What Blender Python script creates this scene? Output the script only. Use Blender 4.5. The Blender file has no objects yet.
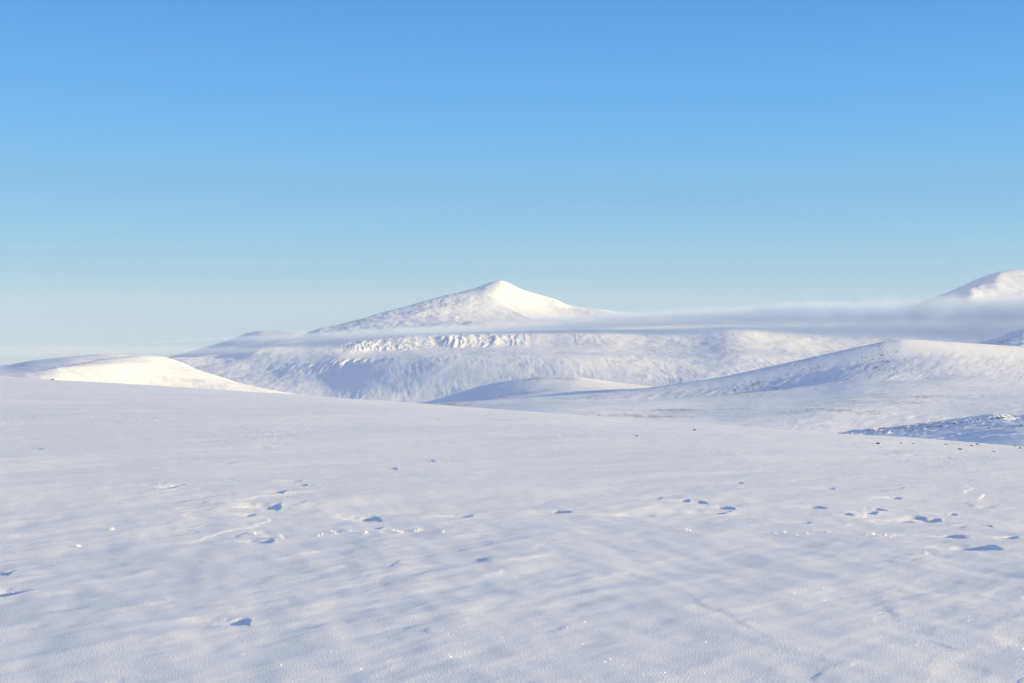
import bpy, bmesh, math, random
import numpy as np
from mathutils import Vector, Matrix

# ----------------------------------------------------------------------------
# camera, sky, sun, exposure
# ----------------------------------------------------------------------------
W, H = 1024, 683
F = 1407.0            # focal length in pixels (about 40 degrees across)
V0 = 352.0            # picture row of the true horizon
EYE = 1.65
SUN_EL, SUN_AZ = 9.0, 100.0      # azimuth clockwise from the viewing direction (+Y)

scn = bpy.context.scene
COL = scn.collection
cam_d = bpy.data.cameras.new("camera")
cam = bpy.data.objects.new("camera", cam_d)
COL.objects.link(cam)
cam.location = (0, 0, EYE)
cam.rotation_euler = (math.radians(90), 0, 0)
cam_d.sensor_width = 36
cam_d.lens = 36 * F / W
cam_d.shift_y = (V0 - H / 2) / W
cam_d.clip_start = 0.1
cam_d.clip_end = 120000
scn.camera = cam

scn.view_settings.view_transform = 'Standard'
scn.view_settings.look = 'None'
scn.view_settings.gamma = 1
scn.view_settings.use_curve_mapping = False
scn.view_settings.exposure = 1.20

world = bpy.data.worlds.new("World")
scn.world = world
world.use_nodes = True
wn = world.node_tree
wn.nodes.clear()
sky = wn.nodes.new("ShaderNodeTexSky")
sky.sky_type = 'NISHITA'
sky.sun_disc = False
sky.sun_elevation = math.radians(SUN_EL)
sky.sun_rotation = math.radians(SUN_AZ)
sky.altitude = 900
sky.air_density = 1.0
sky.dust_density = 0.15
sky.ozone_density = 1.4
bg = wn.nodes.new("ShaderNodeBackground")
bg.inputs['Strength'].default_value = 0.15
wo = wn.nodes.new("ShaderNodeOutputWorld")
# the clear cold air of the photograph: Nishita's horizon is too yellow for it, so most of
# the sky follows a gradient over the elevation of the direction looked at
tcw = wn.nodes.new("ShaderNodeTexCoord")
sepw = wn.nodes.new("ShaderNodeSeparateXYZ")
wn.links.new(tcw.outputs['Generated'], sepw.inputs[0])
rmp = wn.nodes.new("ShaderNodeValToRGB")
SKY_STOPS = [(0.0, (.138, .215, .278)), (0.05, (.098, .210, .302)), (0.105, (.060, .195, .325)), (0.165, (.035, .173, .362)),
             (0.245, (.018, .128, .320)), (0.5, (.078, .120, .240)), (1.0, (.110, .134, .224))]
el = rmp.color_ramp.elements
for i, (p, c) in enumerate(SKY_STOPS):
    e = el[i] if i < 2 else el.new(p)
    e.position = p
    e.color = (c[0] * 2, c[1] * 2, c[2] * 2, 1)
wn.links.new(sepw.outputs[2], rmp.inputs[0])
scl = wn.nodes.new("ShaderNodeVectorMath"); scl.operation = 'SCALE'
scl.inputs['Scale'].default_value = 0.5 / 0.15
wn.links.new(rmp.outputs[0], scl.inputs[0])
mixw = wn.nodes.new("ShaderNodeMix"); mixw.data_type = 'RGBA'
mixw.inputs[0].default_value = 0.93
wn.links.new(sky.outputs[0], mixw.inputs[6])
wn.links.new(scl.outputs[0], mixw.inputs[7])
wn.links.new(mixw.outputs[2], bg.inputs['Color'])
wn.links.new(bg.outputs[0], wo.inputs['Surface'])

sun_d = bpy.data.lights.new("sun", 'SUN')
sun_d.energy = 4.0
sun_d.angle = math.radians(0.53)
sun_d.color = (1.0, 0.788, 0.37)
sun = bpy.data.objects.new("sun", sun_d)
COL.objects.link(sun)
sdir = Vector((math.cos(math.radians(SUN_EL)) * math.sin(math.radians(SUN_AZ)),
               math.cos(math.radians(SUN_EL)) * math.cos(math.radians(SUN_AZ)),
               math.sin(math.radians(SUN_EL))))
sun.rotation_euler = sdir.to_track_quat('Z', 'Y').to_euler()
sun.location = (60, 0, 40)

try:
    scn.cycles.volume_bounces = 2
    scn.cycles.volume_max_steps = 256
except Exception:
    pass

# ----------------------------------------------------------------------------
# numeric helpers
# ----------------------------------------------------------------------------
def _hash(ix, iy, seed):
    h = (ix.astype(np.int64) * 374761393 + iy.astype(np.int64) * 668265263 + seed * 2147483647) & 0xFFFFFFFF
    h = ((h ^ (h >> 13)) * 1274126177) & 0xFFFFFFFF
    h = h ^ (h >> 16)
    return (h & 0xFFFF).astype(np.float64) * (2 * math.pi / 65536.0)

def noise(x, y, seed=0):
    """gradient noise, about -0.7..0.7"""
    ix = np.floor(x); iy = np.floor(y)
    fx = x - ix; fy = y - iy
    def g(a, b):
        t = _hash(ix + a, iy + b, seed)
        return np.cos(t) * (fx - a) + np.sin(t) * (fy - b)
    u = fx * fx * fx * (fx * (fx * 6 - 15) + 10)
    v = fy * fy * fy * (fy * (fy * 6 - 15) + 10)
    return ((g(0, 0) * (1 - u) + g(1, 0) * u) * (1 - v) + (g(0, 1) * (1 - u) + g(1, 1) * u) * v)

def fbm(x, y, octaves=4, seed=0, gain=0.5, lac=2.03):
    s = 0; a = 1.0
    for k in range(octaves):
        s = s + a * noise(x + 17.3 * k, y - 9.1 * k, seed + k)
        x = x * lac; y = y * lac; a *= gain
    return s

def ridged(x, y, octaves=3, seed=0, gain=0.5):
    s = 0; a = 1.0
    for k in range(octaves):
        s = s + a * (1 - 2.2 * np.abs(noise(x + 5.7 * k, y + 3.3 * k, seed + k)))
        x = x * 2.03; y = y * 2.03; a *= gain
    return s

def smooth(e0, e1, x):
    t = np.clip((x - e0) / (e1 - e0), 0, 1)
    return t * t * (3 - 2 * t)

def bell(x, c, w):
    return np.exp(-((x - c) / w) ** 2)

def pchip1(xp, yp, x):
    """monotone cubic through (xp, yp), linear beyond the ends"""
    xp = np.asarray(xp, float); yp = np.asarray(yp, float)
    h = np.diff(xp); d = np.diff(yp) / h
    m = np.zeros_like(xp)
    m[0], m[-1] = d[0], d[-1]
    for i in range(1, len(xp) - 1):
        m[i] = 0 if d[i - 1] * d[i] <= 0 else 2 * d[i - 1] * d[i] / (d[i - 1] + d[i])
    x = np.asarray(x, float)
    i = np.clip(np.searchsorted(xp, x) - 1, 0, len(xp) - 2)
    t = (x - xp[i]) / h[i]
    t2, t3 = t * t, t * t * t
    r = ((2 * t3 - 3 * t2 + 1) * yp[i] + (t3 - 2 * t2 + t) * h[i] * m[i] + (-2 * t3 + 3 * t2) * yp[i + 1] + (t3 - t2) * h[i] * m[i + 1])
    r = np.where(x < xp[0], yp[0] + (x - xp[0]) * m[0], r)
    return np.where(x > xp[-1], yp[-1] + (x - xp[-1]) * m[-1], r)

def soft(x, w=22.0):
    return w * np.log1p(np.exp(np.clip(x / w, -30, 30)))

def at(u, v, d):
    """world point seen at pixel (u, v) at depth d"""
    return Vector(((u - W / 2) / F * d, d, EYE + (V0 - v) / F * d))

def grid_object(name, X, Y, Z, mat, wrap=False):
    nr, nc = X.shape
    co = np.empty((nr * nc, 3), np.float32)
    co[:, 0] = X.ravel(); co[:, 1] = Y.ravel(); co[:, 2] = Z.ravel()
    idx = np.arange(nr * nc, dtype=np.int32).reshape(nr, nc)
    a = idx[:-1, :-1]; b = idx[:-1, 1:]; c = idx[1:, 1:]; d = idx[1:, :-1]
    if wrap:
        a = idx[:-1]; b = np.roll(idx, -1, 1)[:-1]; c = np.roll(idx, -1, 1)[1:]; d = idx[1:]
    q = np.stack([a, b, c, d], -1).reshape(-1, 4)
    me = bpy.data.meshes.new(name)
    me.vertices.add(len(co)); me.vertices.foreach_set("co", co.ravel())
    me.loops.add(q.size); me.loops.foreach_set("vertex_index", q.ravel().astype(np.int32))
    me.polygons.add(len(q))
    me.polygons.foreach_set("loop_start", np.arange(0, q.size, 4, dtype=np.int32))
    me.polygons.foreach_set("loop_total", np.full(len(q), 4, np.int32))
    me.polygons.foreach_set("use_smooth", np.ones(len(q), bool))
    me.update(calc_edges=True)
    me.materials.append(mat)
    o = bpy.data.objects.new(name, me)
    COL.objects.link(o)
    return o

def tag(o, label, cat, group=None, kind=None):
    o['label'] = label; o['category'] = cat
    if group: o['group'] = group
    if kind: o['kind'] = kind
    return o

# ----------------------------------------------------------------------------
# materials
# ----------------------------------------------------------------------------
def new_mat(name):
    m = bpy.data.materials.new(name)
    m.use_nodes = True
    nt = m.node_tree
    nt.nodes.clear()
    out = nt.nodes.new("ShaderNodeOutputMaterial")
    return m, nt, out

def nd(nt, kind, **kw):
    n = nt.nodes.new(kind)
    for k, v in kw.items():
        if k in n.inputs.keys():
            n.inputs[k].default_value = v
        else:
            setattr(n, k, v)
    return n

def ramp(nt, src, stops):
    r = nt.nodes.new("ShaderNodeValToRGB")
    e = r.color_ramp.elements
    e[0].position, e[0].color = stops[0][0], stops[0][1]
    e[1].position, e[1].color = stops[-1][0], stops[-1][1]
    for p, c in stops[1:-1]:
        x = e.new(p); x.color = c
    nt.links.new(src, r.inputs[0])
    return r

def g4(v): return (v, v, v, 1)

SNOW = (0.86, 0.875, 0.90, 1)

def snow_field_material():
    m, nt, out = new_mat("wind_packed_snow")
    L = nt.links.new
    geo = nd(nt, "ShaderNodeNewGeometry")
    pos = geo.outputs['Position']
    # wind streaks in the crust: slightly greyer old snow against fresh drift
    mp = nd(nt, "ShaderNodeMapping"); mp.inputs['Scale'].default_value = (0.35, 0.9, 0.9); mp.inputs['Rotation'].default_value = (0, 0, math.radians(-18))
    L(pos, mp.inputs[0])
    n1 = nd(nt, "ShaderNodeTexNoise", Scale=0.9, Detail=6.0, Roughness=0.6)
    L(mp.outputs[0], n1.inputs['Vector'])
    cr = ramp(nt, n1.outputs['Fac'], [(0.35, (0.83, 0.85, 0.885, 1)), (0.65, (0.885, 0.89, 0.90, 1))])
    # bump: grains, crust
    n2 = nd(nt, "ShaderNodeTexNoise", Scale=110.0, Detail=2.0, Roughness=0.6); L(pos, n2.inputs['Vector'])
    n3 = nd(nt, "ShaderNodeTexNoise", Scale=5.0, Detail=2.0, Roughness=0.5); L(mp.outputs[0], n3.inputs['Vector'])
    b1 = nd(nt, "ShaderNodeBump", Strength=0.9, Distance=0.007); L(n2.outputs['Fac'], b1.inputs['Height'])
    b2 = nd(nt, "ShaderNodeBump", Strength=0.35, Distance=0.02); L(n3.outputs['Fac'], b2.inputs['Height']); L(b1.outputs[0], b2.inputs['Normal'])
    p = nd(nt, "ShaderNodeBsdfPrincipled", Roughness=0.62)
    p.inputs['Specular IOR Level'].default_value = 0.25
    L(cr.outputs[0], p.inputs['Base Color']); L(b2.outputs[0], p.inputs['Normal'])
    # loose ice crystals: facets with random tilt, a few of which flash in the sun
    vo = nd(nt, "ShaderNodeTexVoronoi", Scale=170.0); L(pos, vo.inputs['Vector'])
    sep = nd(nt, "ShaderNodeVectorMath", operation='MULTIPLY_ADD')
    sep.inputs[1].default_value = (2, 2, 2); sep.inputs[2].default_value = (-1, -1, -1)
    L(vo.outputs['Color'], sep.inputs[0])
    nrm = nd(nt, "ShaderNodeVectorMath", operation='NORMALIZE'); L(sep.outputs[0], nrm.inputs[0])
    mix = nd(nt, "ShaderNodeVectorMath", operation='ADD'); L(nrm.outputs[0], mix.inputs[0]); L(geo.outputs['Normal'], mix.inputs[1])
    nrm2 = nd(nt, "ShaderNodeVectorMath", operation='NORMALIZE'); L(mix.outputs[0], nrm2.inputs[0])
    gl = nd(nt, "ShaderNodeBsdfGlossy", Roughness=0.26); gl.inputs['Color'].default_value = (0.95, 0.97, 1, 1)
    L(nrm2.outputs[0], gl.inputs['Normal'])
    core = nd(nt, "ShaderNodeMath", operation='LESS_THAN'); core.inputs[1].default_value = 0.22
    L(vo.outputs['Distance'], core.inputs[0])
    fac = nd(nt, "ShaderNodeMath", operation='MULTIPLY'); fac.inputs[1].default_value = 0.5
    L(core.outputs[0], fac.inputs[0])
    ms = nd(nt, "ShaderNodeMixShader")
    L(fac.outputs[0], ms.inputs[0]); L(p.outputs[0], ms.inputs[1]); L(gl.outputs[0], ms.inputs[2])
    L(ms.outputs[0], out.inputs['Surface'])
    return m

def mountain_snow_material(name, scale, rock_lo, rock_hi, speck, bump=1.0):
    """snow with dark rock where the ground is too steep to hold it, and wind-bared rubble in patches"""
    m, nt, out = new_mat(name)
    L = nt.links.new
    geo = nd(nt, "ShaderNodeNewGeometry")
    pos = geo.outputs['Position']
    sx = nd(nt, "ShaderNodeSeparateXYZ"); L(geo.outputs['Normal'], sx.inputs[0])
    n1 = nd(nt, "ShaderNodeTexNoise", Scale=1.0 / (8 * scale), Detail=6.0, Roughness=0.65); L(pos, n1.inputs['Vector'])
    n2 = nd(nt, "ShaderNodeTexNoise", Scale=1.0 / (60 * scale), Detail=4.0, Roughness=0.6); L(pos, n2.inputs['Vector'])
    n3 = nd(nt, "ShaderNodeTexNoise", Scale=1.0 / (2.2 * scale), Detail=3.0, Roughness=0.6); L(pos, n3.inputs['Vector'])
    # steepness mask, roughened by noise
    a = nd(nt, "ShaderNodeMath", operation='MULTIPLY_ADD'); a.inputs[1].default_value = 0.30; a.inputs[2].default_value = -0.15
    L(n1.outputs['Fac'], a.inputs[0])
    b = nd(nt, "ShaderNodeMath", operation='ADD'); L(sx.outputs[2], b.inputs[0]); L(a.outputs[0], b.inputs[1])
    steep = nd(nt, "ShaderNodeMapRange"); steep.inputs['From Min'].default_value = rock_hi; steep.inputs['From Max'].default_value = rock_lo
    steep.inputs['To Min'].default_value = 0; steep.inputs['To Max'].default_value = 1
    L(b.outputs[0], steep.inputs['Value'])
    # rubble specks inside broad scoured patches
    c = nd(nt, "ShaderNodeMath", operation='MULTIPLY'); L(n3.outputs['Fac'], c.inputs[0]); L(n2.outputs['Fac'], c.inputs[1])
    d = nd(nt, "ShaderNodeMapRange"); d.inputs['From Min'].default_value = speck; d.inputs['From Max'].default_value = speck + 0.05
    d.inputs['To Min'].default_value = 0; d.inputs['To Max'].default_value = 0.85
    L(c.outputs[0], d.inputs['Value'])
    mx = nd(nt, "ShaderNodeMath", operation='MAXIMUM'); L(steep.outputs[0], mx.inputs[0]); L(d.outputs[0], mx.inputs[1])
    rock = ramp(nt, n3.outputs['Fac'], [(0.3, (0.10, 0.10, 0.11, 1)), (0.7, (0.22, 0.21, 0.20, 1))])
    mc = nd(nt, "ShaderNodeMix", data_type='RGBA')
    mc.inputs[6].default_value = SNOW
    L(mx.outputs[0], mc.inputs[0]); L(rock.outputs[0], mc.inputs[7])
    bp = nd(nt, "ShaderNodeBump", Strength=0.5 * bump, Distance=0.35 * scale); L(n1.outputs['Fac'], bp.inputs['Height'])
    p = nd(nt, "ShaderNodeBsdfPrincipled", Roughness=0.75)
    p.inputs['Specular IOR Level'].default_value = 0.15
    L(mc.outputs[2], p.inputs['Base Color']); L(bp.outputs[0], p.inputs['Normal'])
    L(p.outputs[0], out.inputs['Surface'])
    return m

M_FIELD = snow_field_material()
M_FAR = mountain_snow_material("mountain_snow", 6.0, 0.66, 0.88, 0.375, 0.8)
M_MID = mountain_snow_material("hill_snow", 2.0, 0.55, 0.78, 0.330, 0.8)
M_NEAR = mountain_snow_material("scoured_snow", 0.8, 0.62, 0.89, 0.332, 1.0)
M_SMOOTH = mountain_snow_material("drift_snow", 2.0, 0.30, 0.45, 0.60, 0.5)

# ----------------------------------------------------------------------------
# the snow field in the foreground
# ----------------------------------------------------------------------------
AX, AY = 0.020, 0.012        # fall of the field to the right and away from the camera
WIND = math.radians(52)       # drift direction across the field
cw, sw = math.cos(WIND), math.sin(WIND)

def curve(x, y):
    t = np.clip(x / np.maximum(y, 1e-3), -0.6, 0.6)
    q = np.clip(0.01485 + 0.0249 * t, 0.004, 0.034)
    return q * q / EYE

def field_plane(x, y):
    # it rounds off faster on the right, so that its crest runs down to the right
    return -AX * x - AY * y - curve(x, y) * y * y * (y > 0) - 2e-5 * x * x

def field_hit(u, v):
    """depth at which the ray through pixel (u, v) meets the bare field"""
    tx = (u - W / 2) / F; tz = (V0 - v) / F
    a = float(curve(tx, 1.0)); b = AX * tx + AY + tz; c = EYE
    # EYE + tz d = -(AX tx + AY) d - a d^2
    disc = b * b - 4 * a * c
    if disc < 0: return -b / (2 * a)
    return (-b - math.sqrt(disc)) / (2 * a)

# wind-scooped hollows: (u, v, half width px, half height px, depth m, kind)
HOLLOWS = [
    (172, 486.5, 12, 2.2, .16), (273, 507, 11, 3.0, .13), (295, 481.5, 6, 1.3, .10), (303, 485, 6, 1.2, .08), (281, 492, 6, 1.5, .09),
    (250, 515, 7, 1.4, .07), (371, 519, 13, 2.8, .17), (378, 528, 7, 1.6, .08), (265, 541, 12, 2.5, .12), (5, 573, 11, 3.2, .14),
    (10, 593, 22, 5.0, .16), (240, 622, 14, 5.5, .13), (113, 614, 8, 3.0, .08), (28, 628, 14, 4.0, .07), (195, 562, 8, 2.0, .06),
    (310, 628, 9, 4.0, .07), (70, 683, 14, 4.0, .10), (108, 679, 20, 5.0, .06), (229, 463.5, 5, .8, .07), (393, 468.5, 6, .9, .08),
    (466, 516.5, 9, 1.6, .11), (470, 560, 24, 5.0, .11), (420, 632, 14, 6.0, .08), (545, 630, 16, 7.0, .05), (100, 560, 14, 3.0, .05),
    (658, 498.5, 6, 1.3, .09), (685, 500.5, 7, 1.4, .08), (700, 502, 8, 1.8, .12), (719, 512.5, 15, 2.0, .14), (726, 508, 9, 1.8, .12),
    (818, 507.5, 9, 1.6, .11), (871, 512.5, 10, 1.6, .10), (879, 509.5, 8, 1.4, .11), (831, 488.5, 7, 1.0, .09), (895, 498.5, 7, 1.0, .10),
    (919, 518, 8, 1.8, .11), (932, 520.5, 12, 2.0, .14), (906, 521.5, 8, 1.3, .09), (952, 514.5, 7, 1.1, .08), (986, 525.5, 9, 1.9, .11),
    (953, 536, 17, 2.0, .13), (1003, 537.5, 22, 2.2, .14), (984, 547, 22, 3.4, .15), (816, 545, 12, 2.0, .07), (857, 543.5, 9, 1.7, .09),
    (767, 535, 10, 1.6, .10), (880, 561, 16, 3.0, .06), (868, 612, 26, 11, .06), (930, 645, 16, 8, .06),
    (805, 678, 16, 8, .08), (848, 514, 6, 1.4, .07), (740, 483, 5, 1.0, .05), (805, 523, 8, 1.4, .06), (558, 512, 16, 1.2, .05),
    (640, 516, 20, 1.2, .06), (35, 449, 14, .7, .05), (975, 598, 20, 6, .04), (905, 560, 12, 2.5, .05), (430, 461, 6, .8, .06),
    (340, 553, 14, 2.4, .05), (590, 575, 18, 4, .03), (150, 600, 26, 5, .04), (60, 610, 20, 5, .06),
]

SHARP = {(265, 541), (5, 573), (10, 593), (240, 622), (953, 536), (1003, 537.5), (984, 547)}

def make_lookup(X, Y, Z, th):
    def look(u, v):
        """the point of the relief seen at pixel (u, v)"""
        c = int(np.argmin(np.abs(th - math.atan((u - W / 2) / F))))
        y = Y[:, c]; vv = V0 - (Z[:, c] - EYE) / np.maximum(y, 1e-3) * F
        ok = np.nonzero((vv <= v) & (y > 2))[0]
        i = ok[0] if len(ok) else int(np.argmin(vv))
        return X[i, c], y[i], Z[i, c]
    return look

def build_field():
    vs = np.concatenate([np.linspace(2400, 720, 50), np.arange(715, 560, -0.62), np.arange(560, 470, -0.42), np.arange(470, 372, -0.5)])
    # radial samples from rows on the centre line
    rr = np.array([field_hit(512, v) for v in vs if v > 416.5])
    rr = np.unique(np.concatenate([[0.25, 0.5, 0.8], rr, np.geomspace(rr.max() * 1.02, 1600, 90)]))
    gap = np.diff(rr)
    # fill gaps wider than a small share of the range
    ext = [rr]
    for r0, g in zip(rr[:-1], gap):
        if g > 0.012 * r0 and r0 > 3:
            k = int(g / (0.012 * r0)) + 1
            ext.append(r0 + g * np.arange(1, k) / k)
    rr = np.unique(np.concatenate(ext))
    half = math.atan(560 / F)
    th_in = np.arctan((np.arange(-556, 556.01, 0.85)) / F)
    th_r = np.concatenate([np.linspace(half, math.radians(60), 60)[1:], np.linspace(math.radians(60), math.pi, 60)[1:]])
    th = np.concatenate([-th_r[::-1][1:], th_in, th_r])
    T, R = np.meshgrid(th, rr)
    X = R * np.sin(T); Y = R * np.cos(T)
    Z = field_plane(X, Y)
    # drifts elongated along the wind
    a = X * cw + Y * sw; b = -X * sw + Y * cw
    far = np.clip(R / 40.0, 0, 1)
    wx = 0.6 * noise(X / 5.0, Y / 5.0, 91); wy = 0.6 * noise(X / 5.0, Y / 5.0, 92)
    Z += 0.040 * fbm(a / 9.0 + wx * .3, b / 3.4 + wy * .3, 3, 11)
    s1 = ridged(a / 3.3 + wx, b / 0.95 + wy, 2, 21)
    Z += 0.006 * s1 * (0.35 + smooth(-0.2, 0.5, fbm(X / 14, Y / 14, 2, 31)))
    s2 = ridged(a / 1.1 + wx, b / 0.42 + wy, 2, 41)
    Z += 0.0030 * s2 * np.clip(1.3 - R / 60, 0.3, 1)
    patch = 0.35 + 1.1 * smooth(-0.35, 0.45, fbm(X / 3.5, Y / 6, 2, 52))
    Z += 0.0085 * fbm(a / 1.5 + 0.4 * wx, b / 0.6 + 0.4 * wy, 4, 51, 0.55) * patch * (1 - 0.35 * far)
    Z += 0.016 * fbm(X / 0.8 + 0.3 * Y, Y / 1.7, 3, 53) * smooth(24, 12, R)
    # edges of broken crust layers
    crust = fbm(a / 2.6 + wx, b / 1.1 + wy, 4, 54, 0.5)
    Z += 0.008 * (0.6 + 0.4 * smooth(9, 15, R)) * (1 - bell(np.hypot(X - 1.9, Y - 8.6), 0, 0.9)) * smooth(-0.03, 0.04, crust - 0.12) * smooth(-0.1, 0.35, noise(X / 4, Y / 7, 55))
    Z += 0.8 * fbm(X / 160, Y / 160, 2, 61) * smooth(60, 300, R)
    Z += 0.10 * fbm(a / 22, b / 9, 3, 62) * smooth(15, 60, R)
    # a low step across the middle of the view: nearer than it the snow leans away from the sun
    edge = 17.3 + 0.8 * noise(X / 5, X * 0 + 3, 71) + 0.02 * X
    Z += 0.06 * smooth(-1.4, 0.7, Y - edge) * smooth(60, 30, Y)
    Z += 0.030 * X * smooth(19, 13, R) * smooth(40, 12, np.abs(X))
    look = make_lookup(X, Y, Z, th)
    # scooped hollows with a raised lip on the sunward side
    for i, (u, v, hw, hh, dep) in enumerate(HOLLOWS):
        cx, d, _z = look(u, v)
        w = 0.72 * hw / F * d * (1.0 if v < 535 or (u, v) in SHARP else 1.5)
        grazing = (EYE - field_plane(cx, d)) / d - 0.0
        ln = 0.6 * hh / F * d / max((v - V0) / F - (AX * cx / d + AY), 0.006)
        ln = min(ln, w * 3.2)
        sel = (np.abs(X - cx) < 8 * w) & (np.abs(Y - d) < 5 * ln)
        if not sel.any(): continue
        x = (X[sel] - cx) / w; y = (Y[sel] - d) / ln
        k = 0.45 * math.sin(i * 2.4)
        x, y = x + k * y + 0.45 * fbm(x * 0.8 + i * 7, y * 0.9, 2, 81, 0.5), y + 0.5 * fbm(x * 0.7, y * 0.9 + i * 5, 2, 82, 0.5)
        # steep wall on the sun side (+x), long ramp away from it
        xr = np.where(x > 0.35, (x - 0.35) / 0.36, (x - 0.35) / 3.6)
        hol = np.exp(-np.abs(xr) ** 2.4 - np.abs(y) ** 2.6)
        lip = np.exp(-((x - 1.05) / 0.42) ** 2 - (y / 1.1) ** 2)
        tail = np.exp(-((x - 2.0) / 1.3) ** 2 - (y / 0.8) ** 2)
        amp = min(dep, 0.46 * w) * (1.0 if v < 535 or (u, v) in SHARP else 0.12)
        Z[sel] += -0.62 * amp * hol + 0.10 * amp * lip + 0.12 * amp * tail
    # one long curved scarp low right of centre
    P = [(690, 596), (705, 606), (725, 612), (745, 624), (770, 637)]
    pts = [Vector(look(u, v)) for u, v in P]
    for p, q in zip(pts[:-1], pts[1:]):
        e = Vector((q.x - p.x, q.y - p.y)); ln = e.length; e /= ln
        sel = (np.abs(X - p.x) < 2) & (np.abs(Y - p.y) < 2)
        x = X[sel] - p.x; y = Y[sel] - p.y
        t = np.clip((x * e.x + y * e.y) / ln, 0, 1)
        dx = x - t * ln * e.x; dy = y - t * ln * e.y
        dist = np.hypot(dx, dy)
        sd = (dx * e.y - dy * e.x) * (1 if e.y < 0 else 1)
        sd = sd + 0.06 * noise(x * 3, y * 1.5, 83)
        side = -1.0 if e.y < 0 else 1.0
        Z[sel] += 0.0014 * np.tanh(side * sd / 0.03) * np.exp(-(dist / 0.22) ** 2) * (0.3 + smooth(-.4, .3, noise(x * 3 + 4, y * 1.5, 84)))
    o = grid_object("snow_field", X, Y, Z, M_FIELD)
    return tag(o, "wind-carved open snow field filling the foreground up to its crest", "snow field", kind="structure"), make_lookup(X, Y, Z, th)

field, field_at = build_field()

# ----------------------------------------------------------------------------
# hills and mountains
# ----------------------------------------------------------------------------
def hill(name, us, ds, lines, mat, detail=None, label=None, cat="hill", linear=()):
    """A height field from contour-like lines. Each line gives, at its depth, the
    height of the ground along it (as points across); heights between the lines
    are a smooth monotone curve along the depth."""
    us = np.asarray(us, float)
    K = len(lines)
    D = np.empty((K, len(us))); Zl = np.empty((K, len(us)))
    for k, (dd, pts) in enumerate(lines):
        pu = [p[0] for p in pts]; pv = [p[1] for p in pts]
        if callable(dd):
            D[k] = dd(us)
        else:
            D[k] = dd
        v = np.interp(us, pu, pv) if k in linear else pchip1(pu, pv, us)
        Zl[k] = EYE + (V0 - v) / F * D[k]
    h = np.diff(D, axis=0); s = np.diff(Zl, axis=0) / h
    m = np.empty_like(D)
    m[0], m[-1] = s[0], s[-1]
    for k in range(1, K - 1):
        pr = s[k - 1] * s[k]
        m[k] = np.where(pr <= 0, 0, 2 * pr / np.where(np.abs(s[k - 1] + s[k]) < 1e-9, 1e-9, s[k - 1] + s[k]))
    ts = np.asarray(ds, float)           # fractional line index along the depth
    X = np.empty((len(ts), len(us))); Y = np.empty_like(X); Z = np.empty_like(X)
    for r, t in enumerate(ts):
        k = min(int(t), K - 2); f = t - k
        f2, f3 = f * f, f * f * f
        Y[r] = D[k] + f * h[k]
        Z[r] = (2 * f3 - 3 * f2 + 1) * Zl[k] + (f3 - 2 * f2 + f) * h[k] * m[k] + (-2 * f3 + 3 * f2) * Zl[k + 1] + (f3 - f2) * h[k] * m[k + 1]
        X[r] = (us - W / 2) / F * Y[r]
    Tm = np.repeat(ts[:, None], len(us), 1); U = np.repeat(us[None], len(ts), 0)
    if detail is not None:
        Z = Z + detail(X, Y, Z, U, Tm)
    o = grid_object(name, X, Y, Z, mat)
    return tag(o, label, cat, kind="structure")

def ds_for(counts):
    """sample indices: counts[k] rows between line k and k+1"""
    out = []
    for k, n in enumerate(counts):
        out.append(k + np.arange(n) / n)
    out.append([len(counts)])
    return np.concatenate(out)

# --- valley floor, reaching the horizon
def build_valley():
    rr = np.concatenate([np.linspace(300, 3000, 60), np.geomspace(3100, 60000, 60)])
    th = np.linspace(-math.pi, math.pi, 361)
    T, R = np.meshgrid(th, rr)
    X = R * np.sin(T); Y = R * np.cos(T)
    Z = -150 + 6 * fbm(X / 900, Y / 900, 4, 101) + 8 * fbm(X / 4000, Y / 4000, 2, 102) * smooth(2000, 8000, R)
    Z -= 0.5 * R * R / 6371000 * 0.85
    o = grid_object("valley_floor", X, Y, Z, M_SMOOTH)
    tag(o, "snow-covered valley floor running out to the far horizon", "valley", kind="structure")
build_valley()

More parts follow.
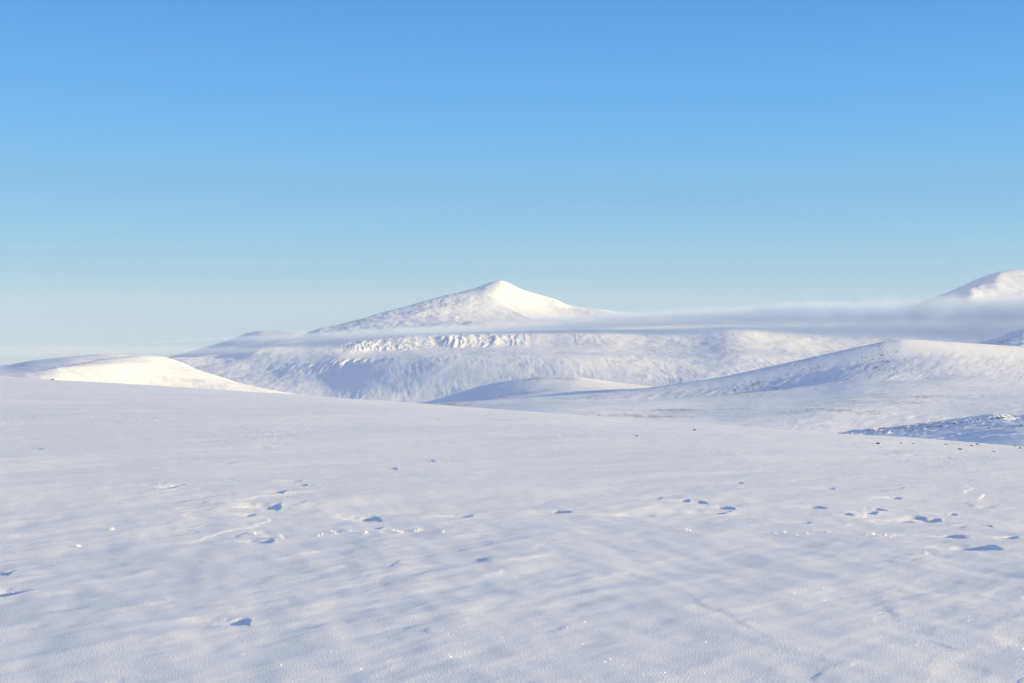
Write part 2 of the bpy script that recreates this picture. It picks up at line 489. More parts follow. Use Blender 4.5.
# --- main massif with the pointed summit
def massif_detail(X, Y, Z, U, T):
    z = 6 * fbm(X / 420, Y / 420, 4, 201, 0.45)
    z += (0.7 + 0.9 * smooth(340, 260, U)) * fbm(X / 60, Y / 90, 4, 205, 0.6)
    # gullies running down the grey lower slope (between lines 1 and 3)
    low = smooth(0.7, 1.3, T) * smooth(3.0, 2.5, T)
    wob = 0.4 * noise(X / 300, Y / 300, 210)
    z += low * (0.3 * ridged(X / 22 + wob + Y / 260, Y / 160, 3, 211, 0.7) * (0.4 + 1.4 * smooth(-.3, .4, noise(X / 130, Y / 180, 223))) + 1.0 * fbm(X / 120, Y / 120, 3, 212)) * smooth(150, 260, U)
    z -= 6 * bell(U, 330, 30) * bell(T, 1.7, 0.5)
    # broken cliff band (between lines 3 and 4): flutes running down the fall line
    Tb = T + 0.22 * fbm(X / 90, Y / 400, 3, 224)
    band = smooth(2.85, 3.3, Tb) * smooth(4.3, 3.8, Tb)
    gate = smooth(318, 365, U) * (0.25 + 0.75 * smooth(540, 470, U)) * smooth(660, 600, U)
    z += band * gate * (2.6 * ridged(X / 24 + 0.9 * fbm(X / 80, Y / 120, 2, 213), Y / 240, 4, 214, 0.65) * (0.1 + 1.3 * smooth(-.2, .45, fbm(X / 120, Y / 300, 3, 218))) + 2.2 * fbm(X / 40, Y / 36, 5, 219, 0.65) - 1.5)
    # second, smaller broken step left of it
    b2 = bell(T, 2.35, 0.22) * bell(U, 342, 34)
    z += b2 * (3.5 * ridged(X / 36, Y / 300, 3, 215, 0.6) - 3)
    # rough upper-left flank
    up = smooth(4.6, 5.6, T)
    z += up * 2.3 * ridged(X / 120, Y / 200, 4, 216, 0.62) * smooth(520, 440, U)
    z += smooth(6.0, 6.6, T) * 1.5 * fbm(X / 75, Y / 110, 5, 228, 0.6)
    # bowl below the summit: a sharp edge with the sunny side falling away to the right
    r = U - (488 + (8.1 - T) * 31)
    z -= 0.60 * np.maximum(r, 0) * np.exp(-np.maximum(r, 0) / 55) * smooth(6.55, 6.85, T) * smooth(8.6, 8.0, T)
    # shaded hollow on the slope to the right
    z += 13 * smooth(612, 742, U) * smooth(830, 745, U) * bell(T, 3.7, 0.65)
    z += 0.9 * fbm(X / 50, Y / 70, 4, 226, 0.6) * smooth(590, 640, U)
    # drift with a steep left end at the foot of the bowl
    z += 7 * smooth(463, 472, U + 3 * noise(X / 60, Y / 60, 221)) * smooth(575, 480, U) * bell(T, 6.05, 0.22)
    return z

us_b = np.concatenate([np.linspace(-260, 120, 60), np.arange(122, 1040, 0.9), np.linspace(1042, 1500, 70)])
mass_lines = [
    (lambda u: 3250 - 0.4 * (np.clip(u, 150, 700) - 450), [(-260, 404), (150, 410), (300, 415), (400, 416), (600, 420), (1024, 425), (1500, 430)]),   # 0 toe
    (lambda u: 3800 - 0.7 * (np.clip(u, 150, 700) - 450), [(-260, 398), (150, 396), (200, 398), (260, 401), (300, 403), (350, 404), (430, 404), (500, 402), (600, 398), (700, 395), (850, 390), (1024, 385), (1500, 385)]),  # 1 foot
    (lambda u: 4250 - 0.55 * (np.clip(u, 150, 700) - 450), [(-260, 388), (120, 384), (180, 381), (240, 379), (290, 376), (330, 372), (400, 363), (450, 358.5), (500, 357), (560, 357), (620, 360), (690, 363), (740, 361), (800, 362), (900, 364), (1024, 358), (1500, 350)]),  # 2 edge of grey slope
    (lambda u: 4700 + 70 * smooth(330, 380, u) * smooth(620, 540, u), [(-260, 384), (120, 370), (180, 366), (240, 363), (300, 358), (350, 353), (400, 350), (450, 348), (520, 346), (600, 346), (640, 347), (690, 345.5), (740, 341), (780, 342), (850, 344), (950, 342), (1024, 336), (1500, 320)]),  # 3 cliff foot
    (4900, [(-260, 380), (120, 364), (180, 358), (215, 357.5), (232, 355.5), (262, 349.5), (300, 348), (350, 342), (400, 338), (450, 336), (520, 335), (600, 334), (650, 335.5), (690, 335.5), (740, 332.5), (770, 333.5), (850, 334), (950, 333), (1024, 328), (1500, 310)]),  # 4 cliff top
    (5900, [(-260, 376), (120, 362), (186, 357.5), (206, 352), (240, 347), (300, 340), (350, 335), (420, 330), (520, 329), (600, 327), (700, 325), (850, 323), (1024, 320), (1500, 300)]),  # 5 terrace under the cloud
    (6500, [(-260, 378), (120, 370), (200, 360), (250, 350), (300, 340), (350, 333), (420, 327), (466, 324), (500, 324), (540, 324.5), (600, 323), (700, 322), (850, 322), (1024, 322), (1500, 310)]),  # 6 drift below the bowl
    (lambda u: 7100 - 3.2 * np.minimum(soft(500 - u), 180) - 1.0 * np.minimum(soft(u - 500), 150), [(-260, 380), (200, 368), (290, 342), (350, 331), (420, 320.5), (470, 316), (510, 314.5), (545, 315.5), (600, 320), (700, 322), (850, 323), (1024, 325), (1500, 325)]),  # 7
    (lambda u: 7600 - 5.2 * np.minimum(soft(500 - u), 180) - 2.2 * np.minimum(soft(u - 500), 150), [(-260, 385), (200, 376), (290, 341), (340, 329), (400, 314.5), (440, 305), (470, 299.5), (494, 297), (512, 299.5), (560, 310), (620, 316), (700, 321), (850, 324), (1024, 326), (1500, 330)]),  # 8
    (lambda u: 8000 - 6.2 * np.minimum(soft(500 - u), 180) - 3.2 * np.minimum(soft(u - 500), 150), [(-260, 390), (200, 380), (270, 352), (297, 338), (318, 330), (340, 325), (380, 313.5), (420, 303), (440, 297.5), (470, 290.5), (490, 283), (500, 281), (508, 283), (520, 289), (545, 296.5), (557, 299.8), (563, 303), (575, 306.3), (600, 309), (620, 312.5), (640, 314), (700, 319), (850, 324), (1024, 328), (1500, 335)]),  # 9 skyline ridge
    (8800, [(-260, 420), (300, 372), (420, 345), (500, 325), (600, 340), (850, 350), (1024, 350), (1500, 360)]),  # 10 back
    (9800, [(-260, 430), (500, 380), (1500, 390)]),
]
hill("mountain", us_b, ds_for([25, 60, 60, 80, 45, 60, 50, 60, 60, 16, 10]) if False else ds_for([25, 70, 70, 90, 40, 45, 55, 60, 60, 16, 10]),
     mass_lines, M_FAR, massif_detail, "broad snowy mountain with a pointed summit and a rocky cliff band", "mountain", linear=())

# --- low rounded hill behind the left shoulder of the massif
hill("distant_hill", np.arange(150, 420, 1.0), ds_for([20, 30, 12]), [
    (9600, [(150, 372), (240, 352), (300, 345), (420, 350)]),
    (10200, [(150, 366), (215, 346), (240, 340), (262, 336), (300, 333), (420, 345)]),
    (10600, [(150, 362), (210, 346), (235, 338), (250, 332.5), (265, 330.5), (290, 330.5), (330, 332), (420, 345)]),
    (11600, [(150, 372), (262, 352), (420, 360)]),
], M_FAR, lambda X, Y, Z, U, T: 6 * fbm(X / 300, Y / 300, 4, 301), "small rounded hill behind the left shoulder of the mountain")

# --- far peak at the right edge
hill("far_peak", np.arange(850, 1420, 1.0), ds_for([30, 40, 40, 14]), [
    (8300, [(850, 365), (940, 352), (985, 345), (1024, 342), (1200, 342), (1420, 350)]),
    (9900, [(850, 340), (930, 308), (962, 294), (975, 291), (1024, 292), (1100, 290), (1200, 296), (1420, 325)]),
    (10300, [(850, 338), (930, 303), (955, 294), (985, 281), (1000, 277), (1024, 277.5), (1100, 284), (1200, 292), (1420, 320)]),
    (10600, [(850, 336), (920, 304), (940, 296.5), (960, 288), (985, 276.5), (1005, 271), (1024, 269), (1060, 268), (1120, 272), (1200, 282), (1420, 320)]),
    (11600, [(850, 350), (1024, 305), (1420, 340)]),
], M_FAR, lambda X, Y, Z, U, T: 8 * fbm(X / 300, Y / 300, 5, 311, 0.55) + 6 * ridged(X / 140, Y / 140, 4, 312, 0.6) * smooth(1010, 960, U),
    "far snow peak rising above the cloud at the right edge", "mountain")

# --- low lilac slope at far left behind the lit hill
hill("left_slope", np.concatenate([np.linspace(-500, -12, 60), np.arange(-10, 420, 1.0)]), ds_for([24, 40, 40, 20]), [
    (900, [(-500, 430), (0, 392), (100, 392), (250, 410), (420, 440)]),
    (lambda u: 1250 + 0.8 * (np.clip(u, -40, 230) - 60), [(-500, 400), (0, 374), (60, 369), (100, 368), (200, 388), (420, 430)]),
    (lambda u: 1500 + 1.2 * (np.clip(u, -40, 230) - 60), [(-500, 392), (0, 368.5), (40, 363), (80, 359.5), (130, 360), (220, 384), (420, 425)]),
    (lambda u: 1720 + 1.2 * (np.clip(u, -40, 230) - 60), [(-500, 388), (0, 366), (35, 360.5), (70, 357), (105, 354), (135, 356), (220, 382), (420, 425)]),
    (2300, [(-500, 395), (0, 378), (100, 370), (220, 400), (420, 430)]),
], M_MID, lambda X, Y, Z, U, T: 0.8 * fbm(X / 70, Y / 70, 4, 321) + 0.2 * ridged(X / 22, Y / 30, 2, 322), "low grey-lilac snow slope at the left edge under the mist")

# --- the bright rounded hill on the left
hill("lit_hill", np.concatenate([np.linspace(-400, -12, 50), np.arange(-10, 420, 0.9)]), ds_for([20, 40, 50, 16]), [
    (lambda u: pchip1((-400, 25, 190, 420), (300, 330, 420, 470), u), [(-400, 400), (0, 388), (100, 396), (200, 408), (300, 416), (420, 425)]),
    (lambda u: pchip1((-400, 25, 190, 420), (360, 390, 560, 640), u), [(-400, 390), (0, 378), (30, 376.5), (60, 374), (100, 373.5), (142, 376), (200, 381), (275, 393), (330, 403), (420, 418)]),
    (lambda u: pchip1((-400, 25, 190, 420), (400, 425, 660, 760), u), [(-400, 386), (0, 376.5), (25, 374.5), (60, 368.5), (100, 363.5), (142, 361.5), (170, 364.5), (200, 371.5), (250, 387), (300, 400), (420, 414)]),
    (lambda u: pchip1((-400, 25, 190, 420), (430, 450, 760, 860), u), [(-400, 386), (0, 376), (25, 373.5), (60, 367), (95, 361), (120, 357.5), (142, 355.8), (160, 356.5), (175, 360), (190, 366.5), (205, 373), (235, 384), (262, 391), (290, 396), (330, 403), (420, 414)]),
    (lambda u: pchip1((-400, 25, 190, 420), (560, 600, 960, 1060), u), [(-400, 400), (0, 392), (140, 380), (300, 412), (420, 425)]),
], M_SMOOTH, lambda X, Y, Z, U, T: 0.35 * fbm(X / 40, Y / 60, 5, 331, 0.55) + 0.10 * ridged(X / 7 + Y / 30, Y / 18, 3, 332) + 0.5 * ridged(X / 30 + Y / 90, Y / 60, 2, 333) * smooth(2.2, 1.4, T), "bright sunlit rounded snow hill on the left behind the field")

# --- low knoll in the centre
us_e = np.concatenate([np.linspace(250, 380, 30), np.arange(382, 860, 0.9)])
hill("low_knoll", us_e, ds_for([25, 50, 50, 50, 14]), [
    (900, [(250, 440), (400, 430), (600, 445), (860, 460)]),
    (1300, [(250, 425), (400, 414), (500, 417), (600, 420), (700, 424), (860, 435)]),
    (1900, [(250, 418), (400, 411), (500, 405), (560, 402), (620, 402), (700, 405), (860, 415)]),
    (2250, [(250, 416), (400, 409), (460, 402), (500, 396), (540, 391), (575, 389), (600, 390), (650, 393), (720, 397), (860, 410)]),
    (2450, [(250, 414), (395, 407.5), (415, 405), (435, 401), (455, 394.5), (480, 387), (500, 382.5), (520, 379.5), (545, 377.3), (572, 377), (590, 378.5), (612, 381.5), (650, 386), (720, 392), (860, 405)]),
    (2900, [(250, 425), (500, 398), (600, 398), (860, 415)]),
], M_MID, lambda X, Y, Z, U, T: 1.0 * fbm(X / 110, Y / 110, 4, 341, 0.45) + 0.15 * fbm(X / 25, Y / 30, 3, 342) + 0.2 * ridged(X / 45, Y / 80, 2, 343),
    "low smooth snow knoll in the valley just right of centre")

# --- the big knoll on the right
us_d = np.concatenate([np.linspace(420, 540, 40), np.arange(542, 1045, 0.8), np.linspace(1047, 1500, 70)])
def knoll_detail(X, Y, Z, U, T):
    z = 1.0 * fbm(X / 120, Y / 120, 4, 351, 0.45) + 0.15 * fbm(X / 22, Y / 28, 3, 352)
    z += 0.3 * ridged(X / 60 + noise(X / 90, Y / 90, 353), Y / 26, 4, 354, 0.6) * smooth(3.9, 2.5, T)
    rx = X * 0.8 - Y * 0.6; ry = X * 0.6 + Y * 0.8
    z += 0.22 * ridged(rx / 16 + 0.5 * noise(X / 50, Y / 50, 355), ry / 80, 3, 356, 0.6) * (0.3 + smooth(-.2, .4, noise(X / 120, Y / 120, 357))) * (0.5 + 0.5 * smooth(4.7, 4.1, T)) * smooth(5.5, 4.95, T)
    z += 0.4 * fbm(rx / 14, ry / 40, 4, 358, 0.6) * smooth(3.6, 4.3, T) * smooth(5.5, 4.95, T)
    # the left flank just under the crest drops away from the sun
    z -= 17 * smooth(880, 640, U) * smooth(520, 640, U) * bell(T, 4.5, 0.33)
    # a drifted hollow below the top
    z -= 3.0 * bell(U, 925, 36) * bell(T, 4.0, 0.25)
    return z
hill("broad_knoll", us_d, ds_for([20, 60, 70, 60, 50, 50, 14]), [
    (650, [(420, 470), (1024, 480), (1500, 480)]),
    (1000, [(420, 440), (560, 432), (640, 436), (760, 441), (850, 444), (1024, 441), (1500, 430)]),
    (1250, [(420, 425), (560, 415), (640, 416), (700, 415), (760, 412), (850, 409), (950, 410), (1024, 408), (1500, 400)]),
    (lambda u: 1550 + 0.4 * (900 - soft(900 - np.maximum(u, 560), 45) - 800), [(420, 418), (560, 408), (640, 406), (700, 405), (760, 402), (820, 398), (870, 394), (930, 392), (1024, 392), (1500, 385)]),
    (lambda u: 1810 + 0.2 * (900 - soft(900 - np.maximum(u, 560), 45) - 800), [(420, 411), (560, 401), (640, 399), (700, 395.5), (760, 391), (820, 385.5), (850, 382), (880, 379.5), (910, 377.5), (960, 375.5), (1024, 376.5), (1500, 381)]),
    (lambda u: 1950 - 0.0 * soft(900 - np.maximum(u, 560), 45), [(420, 408), (560, 399), (600, 396.5), (640, 393.6), (680, 390), (720, 386), (760, 381.3), (800, 375.5), (840, 368.5), (860, 365), (880, 362), (905, 359), (950, 356.5), (1000, 357.5), (1024, 358.5), (1100, 362), (1500, 378)]),
    (lambda u: 2000 - 0.02 * soft(900 - np.maximum(u, 560), 45), [(420, 405), (560, 396), (600, 393), (640, 389), (680, 383.5), (720, 377), (760, 369), (800, 360), (840, 351), (870, 344.5), (888, 341), (905, 339.3), (950, 342), (1000, 345.3), (1024, 346.5), (1100, 352), (1500, 372)]),
    (2500, [(420, 420), (700, 405), (905, 360), (1100, 372), (1500, 395)]),
], M_MID, knoll_detail, "broad snow knoll on the right with a blue shaded left edge")

# --- steep flank behind the knoll at the right edge
hill("right_flank", np.concatenate([np.arange(900, 1050, 0.9), np.linspace(1052, 1500, 60)]), ds_for([20, 40, 30, 12]), [
    (2900, [(900, 380), (1024, 372), (1500, 360)]),
    (3300, [(900, 366), (960, 356), (1000, 352), (1024, 350), (1100, 343), (1500, 320)]),
    (3600, [(900, 356), (960, 348), (1000, 344), (1024, 341), (1100, 336), (1500, 320)]),
    (3900, [(900, 352), (940, 348), (975, 343), (1000, 338), (1024, 332), (1100, 322), (1500, 310)]),
    (4600, [(900, 365), (1024, 350), (1500, 330)]),
], M_MID, lambda X, Y, Z, U, T: 4 * fbm(X / 120, Y / 120, 4, 361) + 6 * ridged(X / 60, Y / 60, 3, 362) * smooth(985, 1015, U), "steep rocky snow flank behind the knoll at the right edge")

# --- scoured shoulder right behind the crest of the field
def scour_detail(X, Y, Z, U, T):
    z = 0.5 * fbm(X / 30, Y / 30, 4, 371) + 0.42 * ridged(X / 26 + 0.6 * noise(X / 20, Y / 20, 373), Y / 15, 3, 372, 0.6) - 0.5
    z = z + 0.9 * (ridged(X / 14 + 0.5 * noise(X / 9, Y / 9, 375), Y / 22, 4, 374, 0.65) - 0.4) * bell(T, 2.9, 0.45)
    return z * smooth(0.6, 1.4, T)
hill("scoured_shoulder", np.concatenate([np.arange(800, 1045, 0.7), np.linspace(1046, 1400, 90)]), ds_for([20, 60, 60, 40, 20]), [
    (330, [(800, 480), (1024, 480), (1400, 480)]),
    (520, [(800, 470), (860, 461), (900, 456), (960, 449), (1024, 441), (1100, 436), (1400, 430)]),
    (640, [(800, 450), (860, 443), (900, 438.5), (940, 434), (980, 429), (1024, 424), (1100, 420), (1400, 415)]),
    (720, [(800, 444), (860, 432), (890, 429.5), (915, 426.5), (945, 423), (975, 418.5), (1000, 416), (1015, 417.5), (1050, 414), (1400, 405)]),
    (780, [(800, 448), (900, 436), (980, 425), (1024, 422), (1400, 412)]),
    (1000, [(800, 470), (1024, 455), (1400, 440)]),
], M_NEAR, scour_detail, "wind-scoured blue-shaded snow shoulder with bare rock at lower right")


# ----------------------------------------------------------------------------
# fog: real volumes lying against the mountain and in the valley
# ----------------------------------------------------------------------------
def fog(name, label, centre, half, tilt, density, seed, power=0.8, edge=0.45, col=(0.86, 0.90, 1.0, 1), nz=0.55, low=0.06):
    """a long lens of cloud: thickness falls to nothing at both ends; soft, wispy edges"""
    bm = bmesh.new()
    n, mseg = 40, 24
    rings = []
    for i in range(n + 1):
        x = -1 + 2 * i / n
        g = max(1 - abs(x), 0.004) ** power
        rings.append([bm.verts.new((x, math.cos(2 * math.pi * j / mseg) * g, math.sin(2 * math.pi * j / mseg) * g)) for j in range(mseg)])
    for r0, r1 in zip(rings[:-1], rings[1:]):
        for j in range(mseg):
            k = (j + 1) % mseg
            bm.faces.new((r0[j], r0[k], r1[k], r1[j]))
    bm.faces.new(rings[0]); bm.faces.new(rings[-1][::-1])
    bmesh.ops.recalc_face_normals(bm, faces=bm.faces[:])
    me = bpy.data.meshes.new(name); bm.to_mesh(me); bm.free()
    m, nt, out = new_mat(name + "_vapour")
    L = nt.links.new
    tc = nd(nt, "ShaderNodeTexCoord")
    sp = nd(nt, "ShaderNodeSeparateXYZ"); L(tc.outputs['Object'], sp.inputs[0])
    def math_(op, a, b=None, c=None):
        q = nd(nt, "ShaderNodeMath", operation=op)
        for i, v in enumerate((a, b, c)):
            if v is None: continue
            if isinstance(v, (int, float)): q.inputs[i].default_value = v
            else: L(v, q.inputs[i])
        return q.outputs[0]
    ax = math_('ABSOLUTE', sp.outputs[0])
    g = math_('POWER', math_('MAXIMUM', math_('SUBTRACT', 1.0, ax), 0.004), power)
    q = math_('DIVIDE', math_('SQRT', math_('ADD', math_('MULTIPLY', sp.outputs[1], sp.outputs[1]), math_('MULTIPLY', sp.outputs[2], sp.outputs[2]))), g)
    mp = nd(nt, "ShaderNodeMapping"); mp.inputs['Scale'].default_value = (11.0, 2.2, 0.75); mp.inputs['Location'].default_value = (seed, seed * 1.7, 0)
    L(tc.outputs['Object'], mp.inputs[0])
    no = nd(nt, "ShaderNodeTexNoise", Scale=1.6, Detail=5.0, Roughness=0.65); L(mp.outputs[0], no.inputs['Vector'])
    qq = math_('MULTIPLY_ADD', math_('SUBTRACT', no.outputs['Fac'], 0.35), nz * 2, q)
    mr = nd(nt, "ShaderNodeMapRange", interpolation_type='SMOOTHSTEP')
    mr.inputs['From Min'].default_value = 1.0; mr.inputs['From Max'].default_value = edge
    mr.inputs['To Min'].default_value = 0; mr.inputs['To Max'].default_value = density
    L(qq, mr.inputs['Value'])
    # denser towards its top, thinning out below
    vg = nd(nt, "ShaderNodeMapRange", interpolation_type='SMOOTHSTEP')
    vg.inputs['From Min'].default_value = -1.0; vg.inputs['From Max'].default_value = 0.8
    vg.inputs['To Min'].default_value = low; vg.inputs['To Max'].default_value = 1
    L(math_('DIVIDE', sp.outputs[2], g), vg.inputs['Value'])
    dens = math_('MULTIPLY', mr.outputs[0], vg.outputs[0])
    pv = nd(nt, "ShaderNodeVolumePrincipled")
    pv.inputs['Color'].default_value = col
    pv.inputs['Anisotropy'].default_value = 0.1
    L(dens, pv.inputs['Density'])
    L(pv.outputs[0], out.inputs['Volume'])
    try:
        m.cycles.volume_step_rate = 0.25
    except Exception:
        pass
    me.materials.append(m)
    o = bpy.data.objects.new(name, me); COL.objects.link(o)
    o.location = centre; o.scale = half; o.rotation_euler = (0, math.radians(-tilt), 0)
    return tag(o, label, "fog", kind="stuff")

fog("fog_bank", "thick grey-blue bank of low cloud lying along the mountain at right", at(1130, 314.5, 5050), (2350, 650, 126), 0.5, 0.0085, 1.3, col=(0.74, 0.85, 1.0, 1), edge=0.45, nz=0.55, low=0.2)
fog("fog_streak", "thin band of cloud below the summit trailing off to the left", at(430, 332.5, 5150), (1150, 300, 36), 2.0, 0.006, 4.1, col=(0.80, 0.89, 1.0, 1), edge=0.4, low=0.8)
fog("mist_veil", "thin pale veil of mist under the cloud bank behind the broad knoll", at(900, 327, 4250), (1250, 260, 46), 0.4, 0.0016, 2.9, col=(0.80, 0.88, 1.0, 1), edge=0.2, low=0.5)
fog("valley_mist", "pale mist hanging in the valley at far left", at(60, 352, 2900), (820, 500, 26), 0.3, 0.002, 7.7, col=(0.82, 0.87, 0.95, 1), edge=0.3)

def build_haze():
    bm = bmesh.new()
    bmesh.ops.create_cube(bm, size=1)
    me = bpy.data.meshes.new("haze"); bm.to_mesh(me); bm.free()
    m, nt, out = new_mat("clear_cold_air")
    pv = nd(nt, "ShaderNodeVolumePrincipled", Density=2.3e-5)
    pv.inputs['Color'].default_value = (0.88, 0.93, 1.0, 1)
    nt.links.new(pv.outputs[0], out.inputs['Volume'])
    me.materials.append(m)
    o = bpy.data.objects.new("haze", me); COL.objects.link(o)
    o.scale = (26000, 26000, 1300); o.location = (0, 3000, 650 - 700)
    return tag(o, "thin cold haze filling the air over the whole valley", "haze", kind="stuff")
build_haze()

# ----------------------------------------------------------------------------
# stones and rime tufts standing out of the snow
# ----------------------------------------------------------------------------
def rock_material():
    m, nt, out = new_mat("lichened_rock")
    L = nt.links.new
    tc = nd(nt, "ShaderNodeTexCoord")
    n = nd(nt, "ShaderNodeTexNoise", Scale=3.0, Detail=6.0, Roughness=0.7); L(tc.outputs['Object'], n.inputs['Vector'])
    r = ramp(nt, n.outputs['Fac'], [(0.3, (0.07, 0.065, 0.065, 1)), (0.55, (0.16, 0.15, 0.14, 1)), (0.75, (0.26, 0.25, 0.24, 1))])
    p = nd(nt, "ShaderNodeBsdfPrincipled", Roughness=0.85); L(r.outputs[0], p.inputs['Base Color'])
    L(p.outputs[0], out.inputs['Surface'])
    return m

def rime_material():
    m, nt, out = new_mat("rime_frost")
    L = nt.links.new
    geo = nd(nt, "ShaderNodeNewGeometry")
    n = nd(nt, "ShaderNodeTexNoise", Scale=160.0, Detail=3.0); L(geo.outputs['Position'], n.inputs['Vector'])
    b = nd(nt, "ShaderNodeBump", Strength=0.8, Distance=0.004); L(n.outputs['Fac'], b.inputs['Height'])
    p = nd(nt, "ShaderNodeBsdfPrincipled", Roughness=0.4); p.inputs['Base Color'].default_value = (0.90, 0.91, 0.93, 1)
    L(b.outputs[0], p.inputs['Normal']); L(p.outputs[0], out.inputs['Surface'])
    return m

M_ROCK, M_RIME = rock_material(), rime_material()

def rock_mesh(name, rng, squash):
    bm = bmesh.new()
    bmesh.ops.create_icosphere(bm, subdivisions=3, radius=1)
    cuts = [Vector((rng.gauss(0, 1), rng.gauss(0, 1), rng.gauss(0, .7))).normalized() for _ in range(9)]
    lim = [rng.uniform(.55, .9) for _ in cuts]
    ph = rng.uniform(0, 9)
    for v in bm.verts:
        c = v.co.copy()
        for n, l in zip(cuts, lim):
            d = c.dot(n)
            if d > l: c -= n * (d - l)
        c *= 1 + 0.05 * math.sin(7 * c.x + ph) * math.sin(6 * c.y + ph) * math.cos(5 * c.z)
        v.co = (c.x, c.y, c.z * squash)
    me = bpy.data.meshes.new(name); bm.to_mesh(me); bm.free()
    me.materials.append(M_ROCK)
    return me

def cap_mesh(name, rock, rng, share):
    """the drift lodged on a stone: the upper faces of the stone, raised and closed"""
    bm = bmesh.new(); bm.from_mesh(rock)
    top = max(v.co.z for v in bm.verts)
    side = Vector((rng.uniform(-.3, .5), rng.uniform(-.5, .2), 0))
    dele = [f for f in bm.faces if f.calc_center_median().z + 0.3 * f.calc_center_median().dot(side) < top * (1 - share)]
    bmesh.ops.delete(bm, geom=dele, context='FACES')
    r = bmesh.ops.extrude_face_region(bm, geom=bm.faces[:])
    for v in [g for g in r['geom'] if isinstance(g, bmesh.types.BMVert)]:
        v.co += Vector((v.co.x * .04, v.co.y * .04, 0.12 * top + 0.05))
    bmesh.ops.recalc_face_normals(bm, faces=bm.faces[:])
    me = bpy.data.meshes.new(name); bm.to_mesh(me); bm.free()
    for p in me.polygons: p.use_smooth = True
    me.materials.clear(); me.materials.append(M_SMOOTH)
    return me

rng = random.Random(5)
ROCKS = [rock_mesh("rock", rng, q) for q in (.42, .5, .36, .6, .45)]
CAPS = [cap_mesh("snow_cap", r, rng, sh) for r, sh in zip(ROCKS, (.42, .5, .35, .45, .4))]

def place_rock(loc, size, kind, label, group=None, sink=0.25, cat="rock"):
    o = bpy.data.objects.new("rock", ROCKS[kind % 5]); COL.objects.link(o)
    o.location = (loc[0], loc[1], loc[2] + size * (0.3 - sink))
    o.scale = (size, size * rng.uniform(.7, 1.1), size * rng.uniform(.55, .85)); o.rotation_euler = (rng.uniform(-.12, .12), rng.uniform(-.12, .12), rng.uniform(0, 6.28))
    c = bpy.data.objects.new("snow_cap", CAPS[kind % 5]); COL.objects.link(c); c.parent = o
    return tag(o, label, cat, group)

def px(n, y): return n / F * y

GR_RIGHT = "small stones along the field crest at right"
for k, (u, v, wpx, lab, grp) in enumerate([
    (637, 436.5, 8, "flat dark stone half buried in the open snow right of centre", None),
    (695, 430.5, 8, "snow-capped stone standing up on the very crest of the field", None),
    (438, 419.5, 5, "small dark stone on the snow field below the low knoll", None),
    (53, 375.8, 6, "lone stone on the crest at the left end of the bright hill", None),
    (878, 444, 9, "stone on the field crest at right, leftmost of the scattered line", None),
    (901, 443, 6, "low stone in the line along the field crest at right", GR_RIGHT), (913, 444, 5, "low stone in the line along the field crest at right", GR_RIGHT),
    (946, 444.5, 6, "low stone in the line along the field crest at right", GR_RIGHT), (972, 446, 6, "low stone in the line along the field crest at right", GR_RIGHT),
    (978, 444.5, 7, "low stone in the line along the field crest at right", GR_RIGHT), (1015, 446.5, 7, "low stone in the line along the field crest at right", GR_RIGHT),
    (960, 449.5, 8, "dark stone lying just in front of the line along the crest at right", None),
    (994, 451.5, 6, "small pale-topped stone nearest the camera below the crest at right", None),
    (1020, 448.5, 6, "stone on the crest cut by the right edge of the photo", None)]):
    x, y, z = field_at(u, v)
    place_rock((x, y, z), px(wpx * 0.31, y), k, lab, grp, sink=0.15)

# boulders along the ledge of the scoured shoulder (looked up on its own relief)
def surface_at(obj, u, v, y0, y1, n=400):
    """first point of the object's surface met along the ray through pixel (u, v)"""
    dep = bpy.context.evaluated_depsgraph_get()
    d = Vector(((u - W / 2) / F, 1.0, (V0 - v) / F))
    ok, loc, nor, idx = obj.ray_cast(Vector((0, 0, EYE)), d.normalized(), depsgraph=dep)
    return loc if ok else None

bpy.context.view_layer.update()
ledge = bpy.data.objects["scoured_shoulder"]
for k, (u, v, wpx) in enumerate([(884, 432, 4), (893, 431.5, 5), (908, 429.5, 5), (914, 429, 4), (921, 428.5, 3), (948, 424.5, 5), (955, 424, 6), (962, 422.5, 4),
                                 (972, 421, 5), (979, 419.5, 6), (985, 419, 5), (992, 418.5, 4), (998, 417.8, 6), (1004, 417.5, 5), (1012, 420, 4), (1018, 419, 6), (940, 426, 3), (990, 428, 4)]):
    p = surface_at(ledge, u, v, 400, 900)
    if p is None: continue
    place_rock(p, px(wpx * 0.45, p.y), k + 2, "dark boulder among the row along the blue-shaded ledge at lower right", "boulders along the shaded ledge", sink=0.3, cat="boulder")

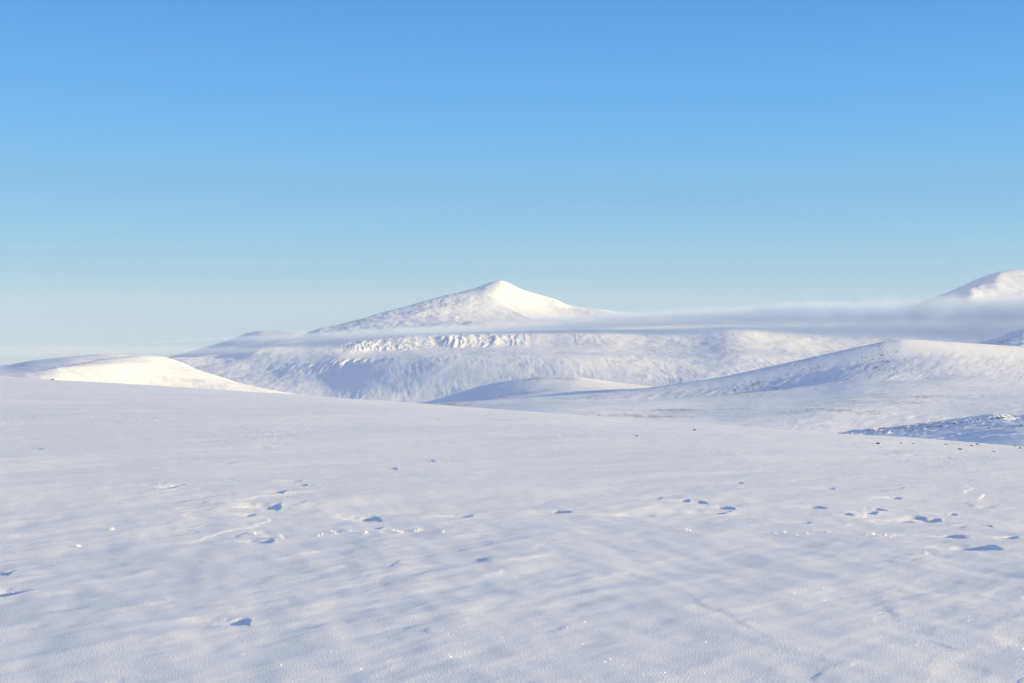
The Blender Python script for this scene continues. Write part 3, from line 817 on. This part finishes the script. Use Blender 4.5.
# tufts of grass thick with rime
def tuft_mesh(rng):
    bm = bmesh.new()
    for k in range(rng.randint(9, 14)):
        a = rng.uniform(0, 6.283); lean = rng.uniform(.2, 1.1); hgt = rng.uniform(.4, 1.05)
        base = Vector((rng.uniform(-.6, .6), rng.uniform(-.5, .5), -.1))
        prev = None
        for i in range(6):
            t = i / 5
            c = base + Vector((math.cos(a) * lean * t * t * hgt, math.sin(a) * lean * t * t * hgt, hgt * (t - .25 * lean * t * t)))
            r = (.03 + .035 * math.sin(3.1 * t) + rng.uniform(0, .03)) * (1 - .4 * t)
            ring = [bm.verts.new(c + Vector((math.cos(q) * r, math.sin(q) * r, rng.uniform(-.02, .02)))) for q in (0, 1.26, 2.51, 3.77, 5.03)]
            if prev:
                for j in range(5):
                    bm.faces.new((prev[j], prev[(j + 1) % 5], ring[(j + 1) % 5], ring[j]))
            else:
                bm.faces.new(ring[::-1])
            prev = ring
        bm.faces.new(prev)
    me = bpy.data.meshes.new("frosted_tuft"); bm.to_mesh(me); bm.free()
    for p in me.polygons: p.use_smooth = True
    me.materials.append(M_RIME)
    return me

TUFTS = [tuft_mesh(rng) for _ in range(5)]
ROW_L = [(319, 536.5), (322, 535), (331, 532), (334, 534), (350, 531.5), (363, 535), (366, 533.5), (381, 533), (393, 531), (397, 532), (401, 533), (417, 532), (420, 530.5), (442, 532.5)]
ROW_R = [(775, 534), (784, 533), (797, 536), (806, 534.5), (828, 533)]
ROW_E = [(868, 536), (873, 535), (879, 537), (885, 536), (890, 537.5), (894, 536)]
SINGLE = [(280, 538.5, 5.5, "frosted grass tuft beside the dark scooped hollow left of the frosty row"), (254, 534.5, 4, "small frosted grass tuft at the far left of the frosty row"),
          (112, 530, 4.5, "white frosted tuft on the low ridge of drift at far left"), (78, 547, 3.5, "small frosted tuft on the drift at far left, nearer the camera"),
          (925, 554, 4.5, "lone frosted tuft nearer the camera than the cluster at right"), (688, 531, 4.5, "small frosted tuft on the drift edge right of centre")]
items = [(u, v, rng.uniform(2.2, 4.6), "rime-white grass tuft in the frosty row left of centre", "rime tufts in the row left of centre") for u, v in ROW_L]
items += [(u, v, rng.uniform(2.2, 4.6), "rime-white grass tuft in the loose row right of centre", "rime tufts in the row right of centre") for u, v in ROW_R]
items += [(u, v, rng.uniform(2.2, 4.6), "rime-white grass tuft in the tight cluster at right", "rime tufts in the cluster at right") for u, v in ROW_E]
items += [(u, v, h, lab, None) for u, v, h, lab in SINGLE]
for u, v, hp, lab, grp in items:
    x, y, z = field_at(u, v)
    o = bpy.data.objects.new("frosted_tuft", rng.choice(TUFTS)); COL.objects.link(o)
    o.location = (x, y, z); sc = px(hp, y); o.scale = (sc * rng.uniform(.8, 1.3), sc, sc); o.rotation_euler = (0, 0, rng.uniform(0, 6.28))
    tag(o, lab, "grass tuft", grp)
